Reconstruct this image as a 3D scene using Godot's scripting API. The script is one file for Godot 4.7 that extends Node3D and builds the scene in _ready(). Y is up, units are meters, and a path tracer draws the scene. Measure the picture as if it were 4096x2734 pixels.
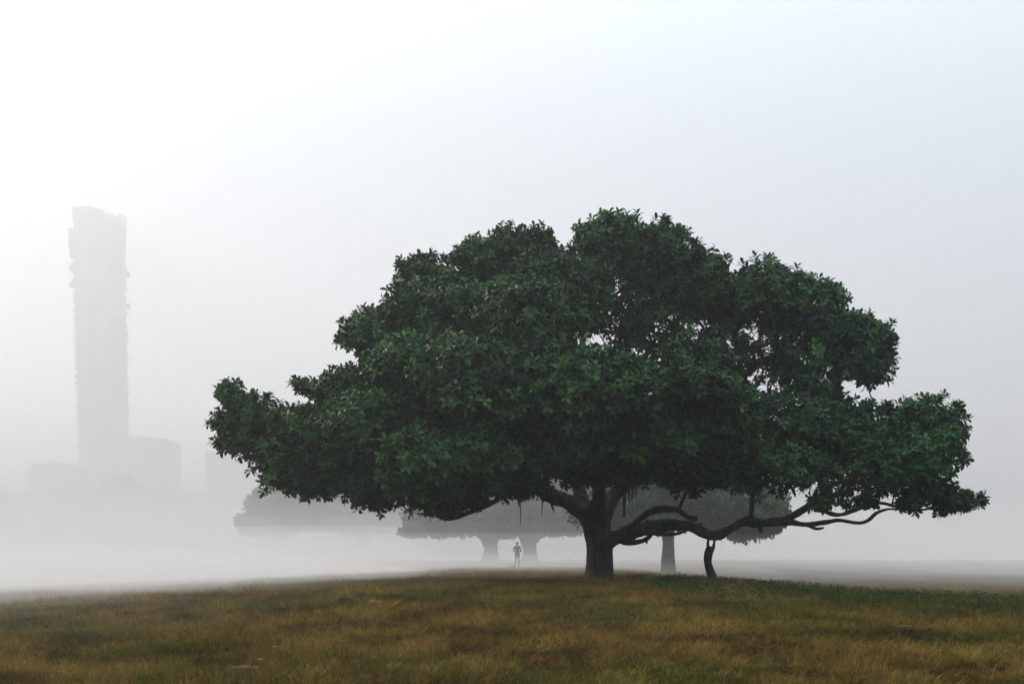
extends Node3D

const F := 4600.0            # focal length in pixels of the 4096 wide photograph
const PITCH := 0.0733        # the lens axis points this far below the horizon; the lens is shifted up
const SHIFT := 0.26
const EYE := Vector3(0.0, 1.6, 0.0)
const K := 1.7437            # layout sketch pixels to photograph pixels

var rng := RandomNumberGenerator.new()
var bump := FastNoiseLite.new()
var patch := FastNoiseLite.new()
var used_names := {}
var M := {}
var rosettes := []
var leaf_single: ArrayMesh


func _ready() -> void:
	rng.seed = 4242
	bump.seed = 7
	bump.frequency = 0.11
	bump.fractal_octaves = 3
	patch.seed = 19
	patch.frequency = 0.16
	patch.fractal_octaves = 4
	camera_and_light()
	materials()
	ground()
	mist()
	far_city()
	far_wood()
	make_leaf_meshes()
	main_tree()
	background_trees()
	prop_post()
	grass()
	person()
	litter()


# ------------------------------------------------------------------ camera, sky, sun
func camera_and_light() -> void:
	var cam := Camera3D.new()
	cam.name = "camera"
	cam.near = 0.1
	cam.far = 6000.0
	cam.projection = Camera3D.PROJECTION_FRUSTUM
	cam.size = 2734.0 / F * cam.near
	cam.frustum_offset = Vector2(0, SHIFT * cam.near)
	cam.position = EYE
	cam.rotation.x = -PITCH
	add_child(cam)
	cam.current = true

	var sun_dir := towards(deg_to_rad(-46.0), deg_to_rad(28.0))
	var sun := DirectionalLight3D.new()
	sun.name = "sun"
	sun.light_energy = 1.3
	sun.light_angular_distance = 14.0
	sun.light_color = Color(1.0, 0.91, 0.80)
	sun.shadow_enabled = true
	add_child(sun)
	sun.look_at_from_position(sun_dir * 100.0, Vector3.ZERO)

	var w := 512
	var h := 256
	var im := Image.create(w, h, false, Image.FORMAT_RGBAF)
	for y in h:
		var e := PI * 0.5 - (y + 0.5) / h * PI
		for x in w:
			var a := ((x + 0.5) / w - 0.5) * TAU
			var d := towards(a, e)
			var c := d.dot(sun_dir)
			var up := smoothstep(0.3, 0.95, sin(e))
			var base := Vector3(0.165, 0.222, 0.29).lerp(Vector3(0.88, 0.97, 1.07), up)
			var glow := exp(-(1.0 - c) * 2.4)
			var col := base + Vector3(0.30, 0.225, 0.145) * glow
			im.set_pixel(x, y, Color(col.x, col.y, col.z))
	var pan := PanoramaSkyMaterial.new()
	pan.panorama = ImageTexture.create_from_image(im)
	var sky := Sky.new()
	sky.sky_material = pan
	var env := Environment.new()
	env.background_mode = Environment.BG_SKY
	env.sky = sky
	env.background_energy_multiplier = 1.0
	env.tonemap_mode = Environment.TONE_MAPPER_LINEAR
	env.tonemap_exposure = 2.75
	env.sdfgi_enabled = true
	env.ssao_enabled = true
	env.ssil_enabled = true
	env.volumetric_fog_enabled = true
	env.volumetric_fog_density = 0.0009
	env.volumetric_fog_albedo = Color(0.885, 0.938, 1.0)
	env.volumetric_fog_anisotropy = 0.4
	var we := WorldEnvironment.new()
	we.name = "world_environment"
	we.environment = env
	add_child(we)


func towards(az: float, el: float) -> Vector3:
	return Vector3(sin(az) * cos(el), sin(el), -cos(az) * cos(el))


# the point at depth d (metres along -z) seen at photograph pixel (px, py)
func P(px: float, py: float, d: float) -> Vector3:
	var xc := (px - 2048.0) / F
	var yc := SHIFT + (1367.0 - py) / F
	var v := Vector3(xc, yc * cos(PITCH) - sin(PITCH), -(yc * sin(PITCH) + cos(PITCH)))
	return EYE + v * (d / -v.z)


func height(x: float, z: float) -> float:
	var d := -z
	var rise := 0.93 * smoothstep(3.0, 27.0, d)
	var fall := -0.04 * smoothstep(33.0, 60.0, d) + 0.38 * smoothstep(76.0, 125.0, d)
	var left := -0.040 * maxf(0.0, -x - 2.5) * smoothstep(8.0, 26.0, d) * (1.0 - smoothstep(60.0, 130.0, d))
	var right := -0.062 * maxf(0.0, x - 4.2) * smoothstep(8.0, 24.0, d) * (1.0 - smoothstep(40.0, 110.0, d))
	left = maxf(left, -0.9)
	right = maxf(right, -0.6)
	var b := bump.get_noise_2d(x, z) * 0.13 * (1.0 - smoothstep(60.0, 200.0, absf(z)))
	return rise + fall + left + right + b


# ------------------------------------------------------------------ materials
func noise_tex(freq: float, ramp: Array, seed_: int, size := 512, octaves := 5) -> NoiseTexture2D:
	var n := FastNoiseLite.new()
	n.seed = seed_
	n.frequency = freq
	n.fractal_octaves = octaves
	var t := NoiseTexture2D.new()
	t.width = size
	t.height = size
	t.seamless = true
	t.noise = n
	if ramp:
		var g := Gradient.new()
		var off := PackedFloat32Array()
		var cols := PackedColorArray()
		for r in ramp:
			off.append(r[0])
			cols.append(r[1])
		g.offsets = off
		g.colors = cols
		t.color_ramp = g
	return t


func lin(r: float, g: float, b: float) -> Color:
	return Color(r, g, b).linear_to_srgb()


func plain(called: String, c: Color, rough := 0.9) -> StandardMaterial3D:
	var m := StandardMaterial3D.new()
	m.resource_name = called
	m.albedo_color = c
	m.roughness = rough
	m.metallic_specular = 0.3
	return m


func materials() -> void:
	var bark := plain("bark", Color.WHITE, 0.95)
	bark.albedo_texture = noise_tex(0.02, [[0.0, lin(0.008, 0.0075, 0.007)], [0.45, lin(0.016, 0.015, 0.014)], [0.7, lin(0.030, 0.028, 0.026)], [1.0, lin(0.055, 0.053, 0.048)]], 3)
	bark.uv1_triplanar = true
	bark.uv1_world_triplanar = true
	bark.uv1_scale = Vector3(0.9, 0.32, 0.9)
	var nb := noise_tex(0.03, [], 5)
	nb.as_normal_map = true
	nb.bump_strength = 12.0
	bark.normal_enabled = true
	bark.normal_texture = nb
	M.bark = bark

	var leaf := plain("leaf", Color.WHITE, 0.62)
	leaf.vertex_color_use_as_albedo = true
	leaf.metallic_specular = 0.2
	leaf.cull_mode = BaseMaterial3D.CULL_DISABLED
	leaf.backlight_enabled = true
	leaf.backlight = Color(0.2, 0.26, 0.12)
	M.leaf = leaf
	var far_leaf := plain("far_leaf", Color.WHITE, 0.8)
	far_leaf.vertex_color_use_as_albedo = true
	far_leaf.cull_mode = BaseMaterial3D.CULL_DISABLED
	M.far_leaf = far_leaf

	var blade := plain("grass_blade", Color.WHITE, 0.8)
	blade.vertex_color_use_as_albedo = true
	blade.cull_mode = BaseMaterial3D.CULL_DISABLED
	blade.backlight_enabled = true
	blade.backlight = Color(0.4, 0.4, 0.3)
	blade.metallic_specular = 0.08
	M.blade = blade

	var soil := plain("soil", Color.WHITE, 1.0)
	soil.vertex_color_use_as_albedo = true
	soil.albedo_texture = noise_tex(0.03, [[0.0, Color(0.55, 0.52, 0.5)], [0.5, Color(0.8, 0.78, 0.74)], [1.0, Color(1, 1, 0.96)]], 11)
	soil.uv1_triplanar = true
	soil.uv1_world_triplanar = true
	soil.uv1_scale = Vector3(0.6, 0.6, 0.6)
	soil.metallic_specular = 0.03
	M.soil = soil

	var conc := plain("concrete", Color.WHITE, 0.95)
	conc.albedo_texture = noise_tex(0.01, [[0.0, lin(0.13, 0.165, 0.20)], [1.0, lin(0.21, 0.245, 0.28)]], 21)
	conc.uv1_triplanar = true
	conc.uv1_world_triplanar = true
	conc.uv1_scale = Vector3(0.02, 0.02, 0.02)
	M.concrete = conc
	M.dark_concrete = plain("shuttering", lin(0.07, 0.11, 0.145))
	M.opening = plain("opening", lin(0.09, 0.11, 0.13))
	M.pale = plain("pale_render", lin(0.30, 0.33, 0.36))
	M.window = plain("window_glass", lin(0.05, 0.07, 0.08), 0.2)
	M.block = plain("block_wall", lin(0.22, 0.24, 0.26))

	var cloth := plain("clothes", Color.WHITE, 0.9)
	cloth.vertex_color_use_as_albedo = true
	M.cloth = cloth
	M.white_plastic = plain("white_plastic", lin(0.10, 0.10, 0.105), 0.5)
	M.paper = plain("paper", lin(0.055, 0.045, 0.032), 0.9)
	M.red_plastic = plain("red_plastic", lin(0.33, 0.03, 0.02), 0.5)
	M.dark_wood = plain("dark_wood", lin(0.03, 0.022, 0.018), 0.95)
	M.pink = plain("faded_cloth", lin(0.10, 0.05, 0.035), 0.95)


# ------------------------------------------------------------------ helpers
func numbered(called: String) -> String:
	if not used_names.has(called):
		used_names[called] = 0
		return called
	used_names[called] += 1
	return "%s_%03d" % [called, used_names[called]]


func thing(called: String, label: String, category: String, at := Vector3.ZERO, group := "") -> Node3D:
	var o := Node3D.new()
	o.name = numbered(called)
	o.position = at
	tag(o, label, category, group)
	add_child(o)
	return o


func tag(o: Node, label: String, category := "", group := "", kind := "") -> void:
	if label: o.set_meta("label", label)
	if category: o.set_meta("category", category)
	if group: o.set_meta("group", group)
	if kind: o.set_meta("kind", kind)


func put(called: String, mesh: Mesh, mat: Material, parent: Node, kind := "") -> MeshInstance3D:
	var o := MeshInstance3D.new()
	o.name = numbered(called) if parent == self else called
	o.mesh = mesh
	o.material_override = mat
	if kind: o.set_meta("kind", kind)
	parent.add_child(o, true)
	return o


func box(called: String, size: Vector3, centre: Vector3, mat: Material, parent: Node) -> MeshInstance3D:
	var b := BoxMesh.new()
	b.size = size
	var o := put(called, b, mat, parent)
	o.position = centre
	return o


# triangles run clockwise; smooth normals over shared vertices
func mesh_of(v: PackedVector3Array, idx: PackedInt32Array, col := PackedColorArray()) -> ArrayMesh:
	var n := PackedVector3Array()
	n.resize(v.size())
	for t in range(0, idx.size(), 3):
		var a := v[idx[t]]
		var nn := (v[idx[t + 2]] - a).cross(v[idx[t + 1]] - a)
		for k in 3:
			n[idx[t + k]] += nn
	for i in n.size():
		n[i] = n[i].normalized() if n[i].length_squared() > 1e-20 else Vector3.UP
	var arr := []
	arr.resize(Mesh.ARRAY_MAX)
	arr[Mesh.ARRAY_VERTEX] = v
	arr[Mesh.ARRAY_NORMAL] = n
	arr[Mesh.ARRAY_INDEX] = idx
	if col.size(): arr[Mesh.ARRAY_COLOR] = col
	var m := ArrayMesh.new()
	m.add_surface_from_arrays(Mesh.PRIMITIVE_TRIANGLES, arr)
	return m


func catmull(p: Array, t: float):
	var n := p.size() - 1
	var i := clampi(int(floor(t)), 0, n - 1)
	var f := t - i
	var a = p[maxi(i - 1, 0)]
	var b = p[i]
	var c = p[i + 1]
	var d = p[mini(i + 2, n)]
	return 0.5 * ((2.0 * b) + (c - a) * f + (2.0 * a - 5.0 * b + 4.0 * c - d) * f * f + (3.0 * b - a - 3.0 * c + d) * f * f * f)


# a limb: path points and radii, smoothed, with an uneven outline and closed ends; appended to v, idx
func tube(v: PackedVector3Array, idx: PackedInt32Array, pts: Array, radii: Array, sides: int, per: int, rough: float, seed_: float, sample = null, ridge := 0.0) -> void:
	var steps := (pts.size() - 1) * per
	var start := v.size()
	var side := Vector3.RIGHT
	var last: Vector3
	for s in steps + 1:
		var t := float(s) / per
		var c: Vector3 = catmull(pts, t)
		var r: float = maxf(catmull(radii, t), 0.003)
		var c2: Vector3 = catmull(pts, minf(t + 0.05, pts.size() - 1.0))
		var c1: Vector3 = catmull(pts, maxf(t - 0.05, 0.0))
		var dir := (c2 - c1).normalized()
		if s == 0:
			side = dir.cross(Vector3(0.31, 0.2, 0.93)).normalized()
		side = (side - dir * side.dot(dir)).normalized()
		var v2 := dir.cross(side)
		for j in sides:
			var a := TAU * j / sides
			var off := side * cos(a) + v2 * sin(a)
			var q := c + off * r
			var k := 1.0 + rough * bump.get_noise_3d(q.x * 14.0 + seed_, q.y * 9.0, q.z * 14.0) + ridge * bump.get_noise_3d(cos(a) * 22.0 + seed_, q.y * 2.5, sin(a) * 22.0)
			v.append(c + off * r * k)
		if sample != null:
			sample.append([c, r])
		last = c
	for s in steps:
		for j in sides:
			var a := start + s * sides + j
			var b := start + s * sides + (j + 1) % sides
			idx.append_array(PackedInt32Array([a, a + sides, b, b, a + sides, b + sides]))
	var tip := v.size()
	v.append(last)
	v.append(pts[0])
	for j in sides:
		idx.append_array(PackedInt32Array([start + steps * sides + j, tip, start + steps * sides + (j + 1) % sides]))
		idx.append_array(PackedInt32Array([start + j, start + (j + 1) % sides, tip + 1]))


func limb(called: String, rows: Array, parent: Node, origin: Vector3, sides := 14, rough := 0.16, sample = null, ridge := 0.0, per := 8) -> MeshInstance3D:
	var pts := []
	var rad := []
	for r in rows:
		pts.append(P(r[0], r[1], r[2]) - origin)
		rad.append(r[3] * r[2] / F)
	var v := PackedVector3Array()
	var idx := PackedInt32Array()
	tube(v, idx, pts, rad, sides, per, rough, rows[0][0], sample, ridge)
	return put(called, mesh_of(v, idx), M.bark, parent)


func multi(called: String, mesh: Mesh, xf: Array, cols: PackedColorArray, mat: Material, parent: Node, kind := "stuff") -> MultiMeshInstance3D:
	var mm := MultiMesh.new()
	mm.transform_format = MultiMesh.TRANSFORM_3D
	mm.use_colors = true
	mm.mesh = mesh
	mm.instance_count = xf.size()
	var buf := PackedFloat32Array()
	buf.resize(xf.size() * 16)
	for i in xf.size():
		var t: Transform3D = xf[i]
		var b := i * 16
		buf[b] = t.basis.x.x; buf[b + 1] = t.basis.y.x; buf[b + 2] = t.basis.z.x; buf[b + 3] = t.origin.x
		buf[b + 4] = t.basis.x.y; buf[b + 5] = t.basis.y.y; buf[b + 6] = t.basis.z.y; buf[b + 7] = t.origin.y
		buf[b + 8] = t.basis.x.z; buf[b + 9] = t.basis.y.z; buf[b + 10] = t.basis.z.z; buf[b + 11] = t.origin.z
		var c := cols[i]
		buf[b + 12] = c.r; buf[b + 13] = c.g; buf[b + 14] = c.b; buf[b + 15] = 1.0
	mm.buffer = buf
	var o := MultiMeshInstance3D.new()
	o.name = numbered(called) if parent == self else called
	o.multimesh = mm
	o.material_override = mat
	if kind: o.set_meta("kind", kind)
	parent.add_child(o, true)
	return o


func any_dir() -> Vector3:
	var z := rng.randf_range(-1, 1)
	var a := rng.randf() * TAU
	var s := sqrt(1.0 - z * z)
	return Vector3(s * cos(a), z, s * sin(a))


func facing(up: Vector3, spin: float, scale_: float) -> Basis:
	var u := up.normalized()
	var s := u.cross(Vector3(0.13, 0.4, 0.9) if absf(u.y) > 0.8 else Vector3.UP).normalized()
	var b := Basis(s, u, s.cross(u))
	return (b * Basis(Vector3.UP, spin)).scaled_local(Vector3.ONE * scale_)


# ------------------------------------------------------------------ ground
func ground_tint(x: float, z: float) -> Color:
	var g := clampf(patch.get_noise_2d(x, z * 1.4) * 1.7 + 0.35, 0.0, 1.0)
	var right := smoothstep(3.0, 9.0, x) * smoothstep(18.0, 23.0, -z) * (1.0 - smoothstep(33.0, 38.0, -z))
	g = clampf(g * 0.75 + right * 0.6, 0.0, 1.0)
	return Color(0.046, 0.029, 0.009).lerp(Color(0.025, 0.028, 0.007), g)


func ground() -> void:
	var v := PackedVector3Array()
	var idx := PackedInt32Array()
	var col := PackedColorArray()
	var rings := 190
	var sec := 240
	var c0 := Vector2(0, -20)
	v.append(Vector3(c0.x, height(c0.x, c0.y), c0.y))
	col.append(ground_tint(c0.x, c0.y))
	for i in rings:
		var r := 0.35 * (i + 1) if i < 110 else 38.5 * pow(1.053, i - 109)
		for j in sec:
			var a := TAU * j / sec
			var x := c0.x + cos(a) * r
			var z := c0.y + sin(a) * r
			v.append(Vector3(x, height(x, z), z))
			col.append(ground_tint(x, z))
	for j in sec:
		idx.append_array(PackedInt32Array([0, 1 + j, 1 + (j + 1) % sec]))
	for i in rings - 1:
		for j in sec:
			var a := 1 + i * sec + j
			var b := 1 + i * sec + (j + 1) % sec
			idx.append_array(PackedInt32Array([a, a + sec, b, b, a + sec, b + sec]))
	var o := put("ground", mesh_of(v, idx, col), M.soil, self)
	tag(o, "gently mounded field of brown and green grass under the trees", "", "", "structure")


# ------------------------------------------------------------------ mist lying on the field behind the tree
func mist() -> void:
	# shape (0 ellipsoid, 1 box), size, centre, turn, density; the lenses thin out towards their rims, the layers reach up past the frame
	var banks := [
		[0, Vector3(320, 1.5, 180), Vector3(-10, 1.0, -113), 0.0, 0.0030],
		[0, Vector3(68, 2.7, 64), Vector3(-34, 0.6, -40), 0.6, 0.0220],
		[0, Vector3(72, 3.4, 72), Vector3(-36, 0.5, -42), 0.55, 0.0140],
		[0, Vector3(80, 4.4, 78), Vector3(-40, 0.4, -45), 0.5, 0.0100],
		[0, Vector3(400, 5.2, 200), Vector3(0, 0.9, -125), 0.0, 0.0024],
		[0, Vector3(520, 6.5, 120), Vector3(0, 1.0, -166), 0.0, 0.005, 0.012],
		[0, Vector3(520, 8.5, 120), Vector3(35, 1.0, -170), 0.0, 0.005, -0.012],
		[0, Vector3(520, 11.0, 120), Vector3(-30, 1.0, -174), 0.0, 0.005, 0.004],
		[0, Vector3(600, 10.5, 160), Vector3(-20, 1.0, -196), 0.0, 0.0065, 0.012],
		[0, Vector3(600, 15.5, 160), Vector3(15, 1.0, -200), 0.0, 0.0065, -0.012],
		[0, Vector3(400, 4.4, 200), Vector3(-20, 1.0, -140), 0.0, 0.0008],
		[0, Vector3(440, 8.0, 210), Vector3(10, 1.0, -146), 0.0, 0.0008],
		[0, Vector3(460, 12.0, 220), Vector3(-30, 1.0, -152), 0.0, 0.0008],
		[0, Vector3(260, 6.0, 140), Vector3(116, 0.7, -128), 0.0, 0.0140],
		[0, Vector3(480, 9.0, 220), Vector3(10, 1.2, -184), 0.0, 0.0060],
		[0, Vector3(480, 11.5, 220), Vector3(-30, 1.4, -190), 0.0, 0.0025, 0.012],
		[0, Vector3(480, 17.0, 220), Vector3(5, 1.4, -194), 0.0, 0.0025, -0.012],
		[0, Vector3(600, 17.0, 260), Vector3(-10, 2.0, -234), 0.0, 0.003, 0.012],
		[0, Vector3(600, 23.0, 260), Vector3(25, 2.0, -238), 0.0, 0.003, -0.012],
		[0, Vector3(240, 4.6, 220), Vector3(-94, 0.6, -80), 1.09, 0.0055],
		[0, Vector3(260, 7.0, 240), Vector3(-108, 0.6, -92), 0.95, 0.0030],
		[0, Vector3(260, 10.0, 240), Vector3(-112, 0.6, -98), 1.0, 0.0025],
		[1, Vector3(900, 20.0, 380), Vector3(0, 6.5, -223), 0.0, 0.0020],
		[1, Vector3(1100, 30.0, 500), Vector3(0, 11.0, -303), 0.0, 0.0012],
		[1, Vector3(1500, 70.0, 760), Vector3(-60, 27.0, -493), 0.0, 0.0010],
		[0, Vector3(2000, 680.0, 600), Vector3(-60, 0.0, -640), 0.0, 0.0014],
	]
	for b in banks:
		var f := FogVolume.new()
		f.name = numbered("mist")
		f.shape = RenderingServer.FOG_VOLUME_SHAPE_BOX if b[0] else RenderingServer.FOG_VOLUME_SHAPE_ELLIPSOID
		f.size = b[1]
		f.position = b[2]
		f.rotation.y = b[3]
		if b.size() > 5: f.rotation.z = b[5]
		var m := FogMaterial.new()
		m.resource_name = "mist"
		m.density = b[4]
		m.albedo = Color(0.955, 0.976, 1.0)
		f.material = m
		tag(f, "pale ground mist lying over the field", "", "", "stuff")
		add_child(f)


# ------------------------------------------------------------------ far buildings
func far_city() -> void:
	var d := 875.0
	var s := 0.965 * d / F               # metres per photograph pixel there
	var foot := P(427, 2225, d)
	var t := thing("unfinished_tower", "tall unfinished high-rise tower with jagged scaffolded top fading in haze", "tower", Vector3(foot.x, 0.0, -d))
	t.rotation.y = 0.33
	var W := 35.5
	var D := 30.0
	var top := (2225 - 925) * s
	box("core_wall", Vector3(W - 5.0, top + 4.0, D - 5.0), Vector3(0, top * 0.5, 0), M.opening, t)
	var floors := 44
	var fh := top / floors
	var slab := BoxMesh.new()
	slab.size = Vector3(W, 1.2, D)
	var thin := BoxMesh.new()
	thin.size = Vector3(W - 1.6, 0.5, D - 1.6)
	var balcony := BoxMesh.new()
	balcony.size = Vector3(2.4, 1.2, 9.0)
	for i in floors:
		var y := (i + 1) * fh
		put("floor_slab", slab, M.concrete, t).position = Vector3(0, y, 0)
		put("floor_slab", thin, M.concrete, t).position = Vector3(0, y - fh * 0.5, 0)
		for sx in [-1, 1]:
			if rng.randf() < 0.3: continue
			put("balcony", balcony, M.concrete, t).position = Vector3(sx * (W * 0.5 + rng.randf_range(-0.2, 0.7)), y - 0.9, rng.randf_range(0.0, 8.0))
	var col := BoxMesh.new()
	col.size = Vector3(1.5, top, 1.5)
	for k in 9:
		if k == 4: continue
		put("column", col, M.concrete, t).position = Vector3((k - 4) * W / 8.6, top * 0.5, D * 0.5 - 1.2)
		put("column", col, M.concrete, t).position = Vector3((k - 4) * W / 8.6, top * 0.5, -D * 0.5 + 1.2)
	box("pier", Vector3(5.0, top + 2.0, 2.0), Vector3(2.0, top * 0.5, D * 0.5 - 1.0), M.concrete, t)
	box("pier", Vector3(4.0, top + 2.0, 2.0), Vector3(-11.5, top * 0.5, D * 0.5 - 0.9), M.concrete, t)
	# infilled bays, a little uneven
	var bay := BoxMesh.new()
	bay.size = Vector3(3.0, fh * 0.55, 0.6)
	for i in range(0, floors - 4):
		for k in 8:
			if rng.randf() < 0.42:
				put("window_panel", bay, M.window if rng.randf() < 0.45 else M.pale, t).position = Vector3((k - 3.5) * W / 8.6, (i + 0.42) * fh, D * 0.5 - 2.2)
	# screens and formwork round the upper floors
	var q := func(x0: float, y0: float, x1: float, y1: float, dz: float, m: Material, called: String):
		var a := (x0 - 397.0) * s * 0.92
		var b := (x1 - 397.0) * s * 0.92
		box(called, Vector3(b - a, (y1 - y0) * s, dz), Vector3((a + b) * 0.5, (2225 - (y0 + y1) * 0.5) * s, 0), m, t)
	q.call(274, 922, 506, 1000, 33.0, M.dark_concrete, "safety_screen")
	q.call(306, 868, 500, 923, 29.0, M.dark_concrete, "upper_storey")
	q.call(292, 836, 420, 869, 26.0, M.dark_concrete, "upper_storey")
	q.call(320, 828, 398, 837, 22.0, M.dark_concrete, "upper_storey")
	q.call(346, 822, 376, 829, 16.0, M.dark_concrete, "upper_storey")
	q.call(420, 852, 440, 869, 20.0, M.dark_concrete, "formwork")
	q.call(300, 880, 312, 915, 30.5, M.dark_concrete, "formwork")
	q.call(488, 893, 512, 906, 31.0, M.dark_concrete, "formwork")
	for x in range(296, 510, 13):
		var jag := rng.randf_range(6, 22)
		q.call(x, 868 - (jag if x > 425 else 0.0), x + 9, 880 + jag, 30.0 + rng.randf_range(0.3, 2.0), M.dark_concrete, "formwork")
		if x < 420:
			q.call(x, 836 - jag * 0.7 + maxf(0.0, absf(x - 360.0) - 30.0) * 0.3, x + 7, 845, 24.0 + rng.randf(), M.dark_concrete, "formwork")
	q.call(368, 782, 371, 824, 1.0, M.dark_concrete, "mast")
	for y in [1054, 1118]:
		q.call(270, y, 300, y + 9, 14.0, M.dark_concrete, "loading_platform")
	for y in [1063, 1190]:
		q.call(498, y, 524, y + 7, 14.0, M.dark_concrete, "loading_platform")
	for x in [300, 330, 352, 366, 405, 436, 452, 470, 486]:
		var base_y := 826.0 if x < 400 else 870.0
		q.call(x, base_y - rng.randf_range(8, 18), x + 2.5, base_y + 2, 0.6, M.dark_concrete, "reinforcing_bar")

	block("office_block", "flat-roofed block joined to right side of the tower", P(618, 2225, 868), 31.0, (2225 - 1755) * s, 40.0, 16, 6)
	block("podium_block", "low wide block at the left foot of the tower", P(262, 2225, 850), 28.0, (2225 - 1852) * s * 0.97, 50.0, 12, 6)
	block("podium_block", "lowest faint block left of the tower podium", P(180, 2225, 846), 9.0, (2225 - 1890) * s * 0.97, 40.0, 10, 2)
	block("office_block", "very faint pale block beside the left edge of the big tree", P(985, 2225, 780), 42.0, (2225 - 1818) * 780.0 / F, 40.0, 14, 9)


func block(called: String, label: String, at: Vector3, w: float, h: float, dep: float, rows: int, cols: int) -> void:
	var t := thing(called, label, "building", Vector3(at.x, 0, at.z))
	box("wall", Vector3(w, h, dep), Vector3(0, h * 0.5, 0), M.block, t)
	box("roof", Vector3(w + 0.8, 1.4, dep + 0.8), Vector3(0, h + 0.7, 0), M.concrete, t)
	box("lift_house", Vector3(w * 0.2, 2.6, dep * 0.3), Vector3(-w * 0.18, h + 2.7, 0), M.concrete, t)
	var win := BoxMesh.new()
	win.size = Vector3(w / cols * 0.6, h / rows * 0.45, 0.5)
	for i in rows:
		for k in cols:
			put("window", win, M.window, t).position = Vector3((k + 0.5 - cols * 0.5) * w / cols, (i + 0.5) * h / rows, dep * 0.5)


func far_wood() -> void:
	var xf := []
	var cols := PackedColorArray()
	var m := make_rosette(8, 1.0, 71)
	var d := 620.0
	for k in 60:
		var px := -500.0 + k * 95.0 + rng.randf_range(-30, 30)
		var d2 := d + rng.randf_range(-40, 40)
		var topy := 1968.0 + rng.randf_range(-22, 30) - (50.0 if absf(px - 457.0) < 60.0 else 0.0)
		if k >= 46:  # nearer clumps, added to darken the mist behind the big tree
			px = 1500.0 + (k - 46) * 92.0 + rng.randf_range(-30, 30)
			d2 = rng.randf_range(170.0, 200.0)
			topy = 2010.0 + rng.randf_range(-30, 30)
		var c := P(px, topy, d2)
		var rad := rng.randf_range(9.0, 13.0) * (1.0 if k < 46 else 0.42)
		for i in 330:
			var u := any_dir()
			var p := Vector3(c.x, c.y - rad, c.z) + u * Vector3(rad * 1.1, rad, rad) * rng.randf_range(0.7, 1.0)
			p.y -= rng.randf() * rng.randf() * (20.0 if k < 46 else 5.0)
			if p.y < 0.6: continue
			xf.append(Transform3D(facing(u + Vector3.UP * 0.5, rng.randf() * TAU, rng.randf_range(2.0, 3.4) * (1.0 if k < 46 else 0.3)), p))
			cols.append(Color(0.035, 0.05, 0.03) * rng.randf_range(0.8, 1.2))
	var o := multi("far_woods", m, xf, cols, M.far_leaf, self)
	tag(o, "faint line of trees along the far edge of the field, with nearer clumps added to darken the mist", "", "", "stuff")


# ------------------------------------------------------------------ leaves
func leaf_into(v: PackedVector3Array, idx: PackedInt32Array, col: PackedColorArray, b: Basis, at: Vector3, ln: float, wd: float, shade: float) -> void:
	# along +z of b, upper face towards +y: folded on its midrib, drooping to a point
	var s := v.size()
	var row := [[0.0, 0.06, 0.0], [0.3, 0.72, 0.05], [0.62, 1.0, 0.05], [0.86, 0.55, -0.01], [1.0, 0.0, -0.07]]
	for r in row:
		var y: float = r[2] * ln
		var hw: float = r[1] * wd * 0.5
		v.append(at + b * Vector3(-hw, y + hw * 0.35, r[0] * ln))
		v.append(at + b * Vector3(0, y, r[0] * ln))
		v.append(at + b * Vector3(hw, y + hw * 0.35, r[0] * ln))
		for k in 3:
			col.append(Color(shade, shade, shade))
	for i in 4:
		var a := s + i * 3
		for k in 2:
			idx.append_array(PackedInt32Array([a + k, a + k + 1, a + k + 3, a + k + 1, a + k + 4, a + k + 3]))


func make_rosette(n: int, size: float, seed_: int) -> ArrayMesh:
	var r := RandomNumberGenerator.new()
	r.seed = seed_
	var v := PackedVector3Array()
	var idx := PackedInt32Array()
	var col := PackedColorArray()
	for i in n:
		var a := TAU * (i * 0.382 + r.randf() * 0.08)
		var lift := lerpf(-0.15, 1.05, float(i) / n) + r.randf_range(-0.2, 0.2)
		var dir := Vector3(cos(a) * cos(lift), sin(lift), sin(a) * cos(lift))
		var side := Vector3.UP.cross(dir).normalized()
		var up := dir.cross(side)
		var b := Basis(side, up, dir) * Basis(Vector3(0, 0, 1), r.randf_range(-0.5, 0.5))
		var ln := size * r.randf_range(0.72, 1.15)
		leaf_into(v, idx, col, b, dir * size * 0.08 + Vector3(0, size * 0.25 * i / n, 0), ln, ln * r.randf_range(0.42, 0.54), r.randf_range(0.88, 1.14))
	# the twig end that carries them
	var s := v.size()
	for k in 3:
		var a := TAU * k / 3.0
		v.append(Vector3(cos(a) * 0.03, -1.3, sin(a) * 0.03) * size)
		v.append(Vector3(cos(a) * 0.025, 0.3, sin(a) * 0.025) * size)
		col.append(Color(0.9, 0.6, 0.5))
		col.append(Color(0.9, 0.7, 0.5))
	for k in 3:
		var a := s + k * 2
		var b2 := s + ((k + 1) % 3) * 2
		idx.append_array(PackedInt32Array([a, a + 1, b2, b2, a + 1, b2 + 1]))
	return mesh_of(v, idx, col)


func make_leaf_meshes() -> void:
	for i in 4:
		rosettes.append(make_rosette(7 + i % 3, 1.0, 100 + i))
	var v := PackedVector3Array()
	var idx := PackedInt32Array()
	var col := PackedColorArray()
	leaf_into(v, idx, col, Basis.IDENTITY, Vector3.ZERO, 1.0, 0.48, 1.0)
	leaf_single = mesh_of(v, idx, col)


func leaf_colour() -> Color:
	var k := rng.randf()
	var c := Color(0.013, 0.042, 0.017).lerp(Color(0.032, 0.092, 0.024), rng.randf())
	if k < 0.07:
		c = Color(0.030, 0.076, 0.015)
	elif k < 0.2:
		c = Color(0.02, 0.044, 0.028)
	return c


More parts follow.
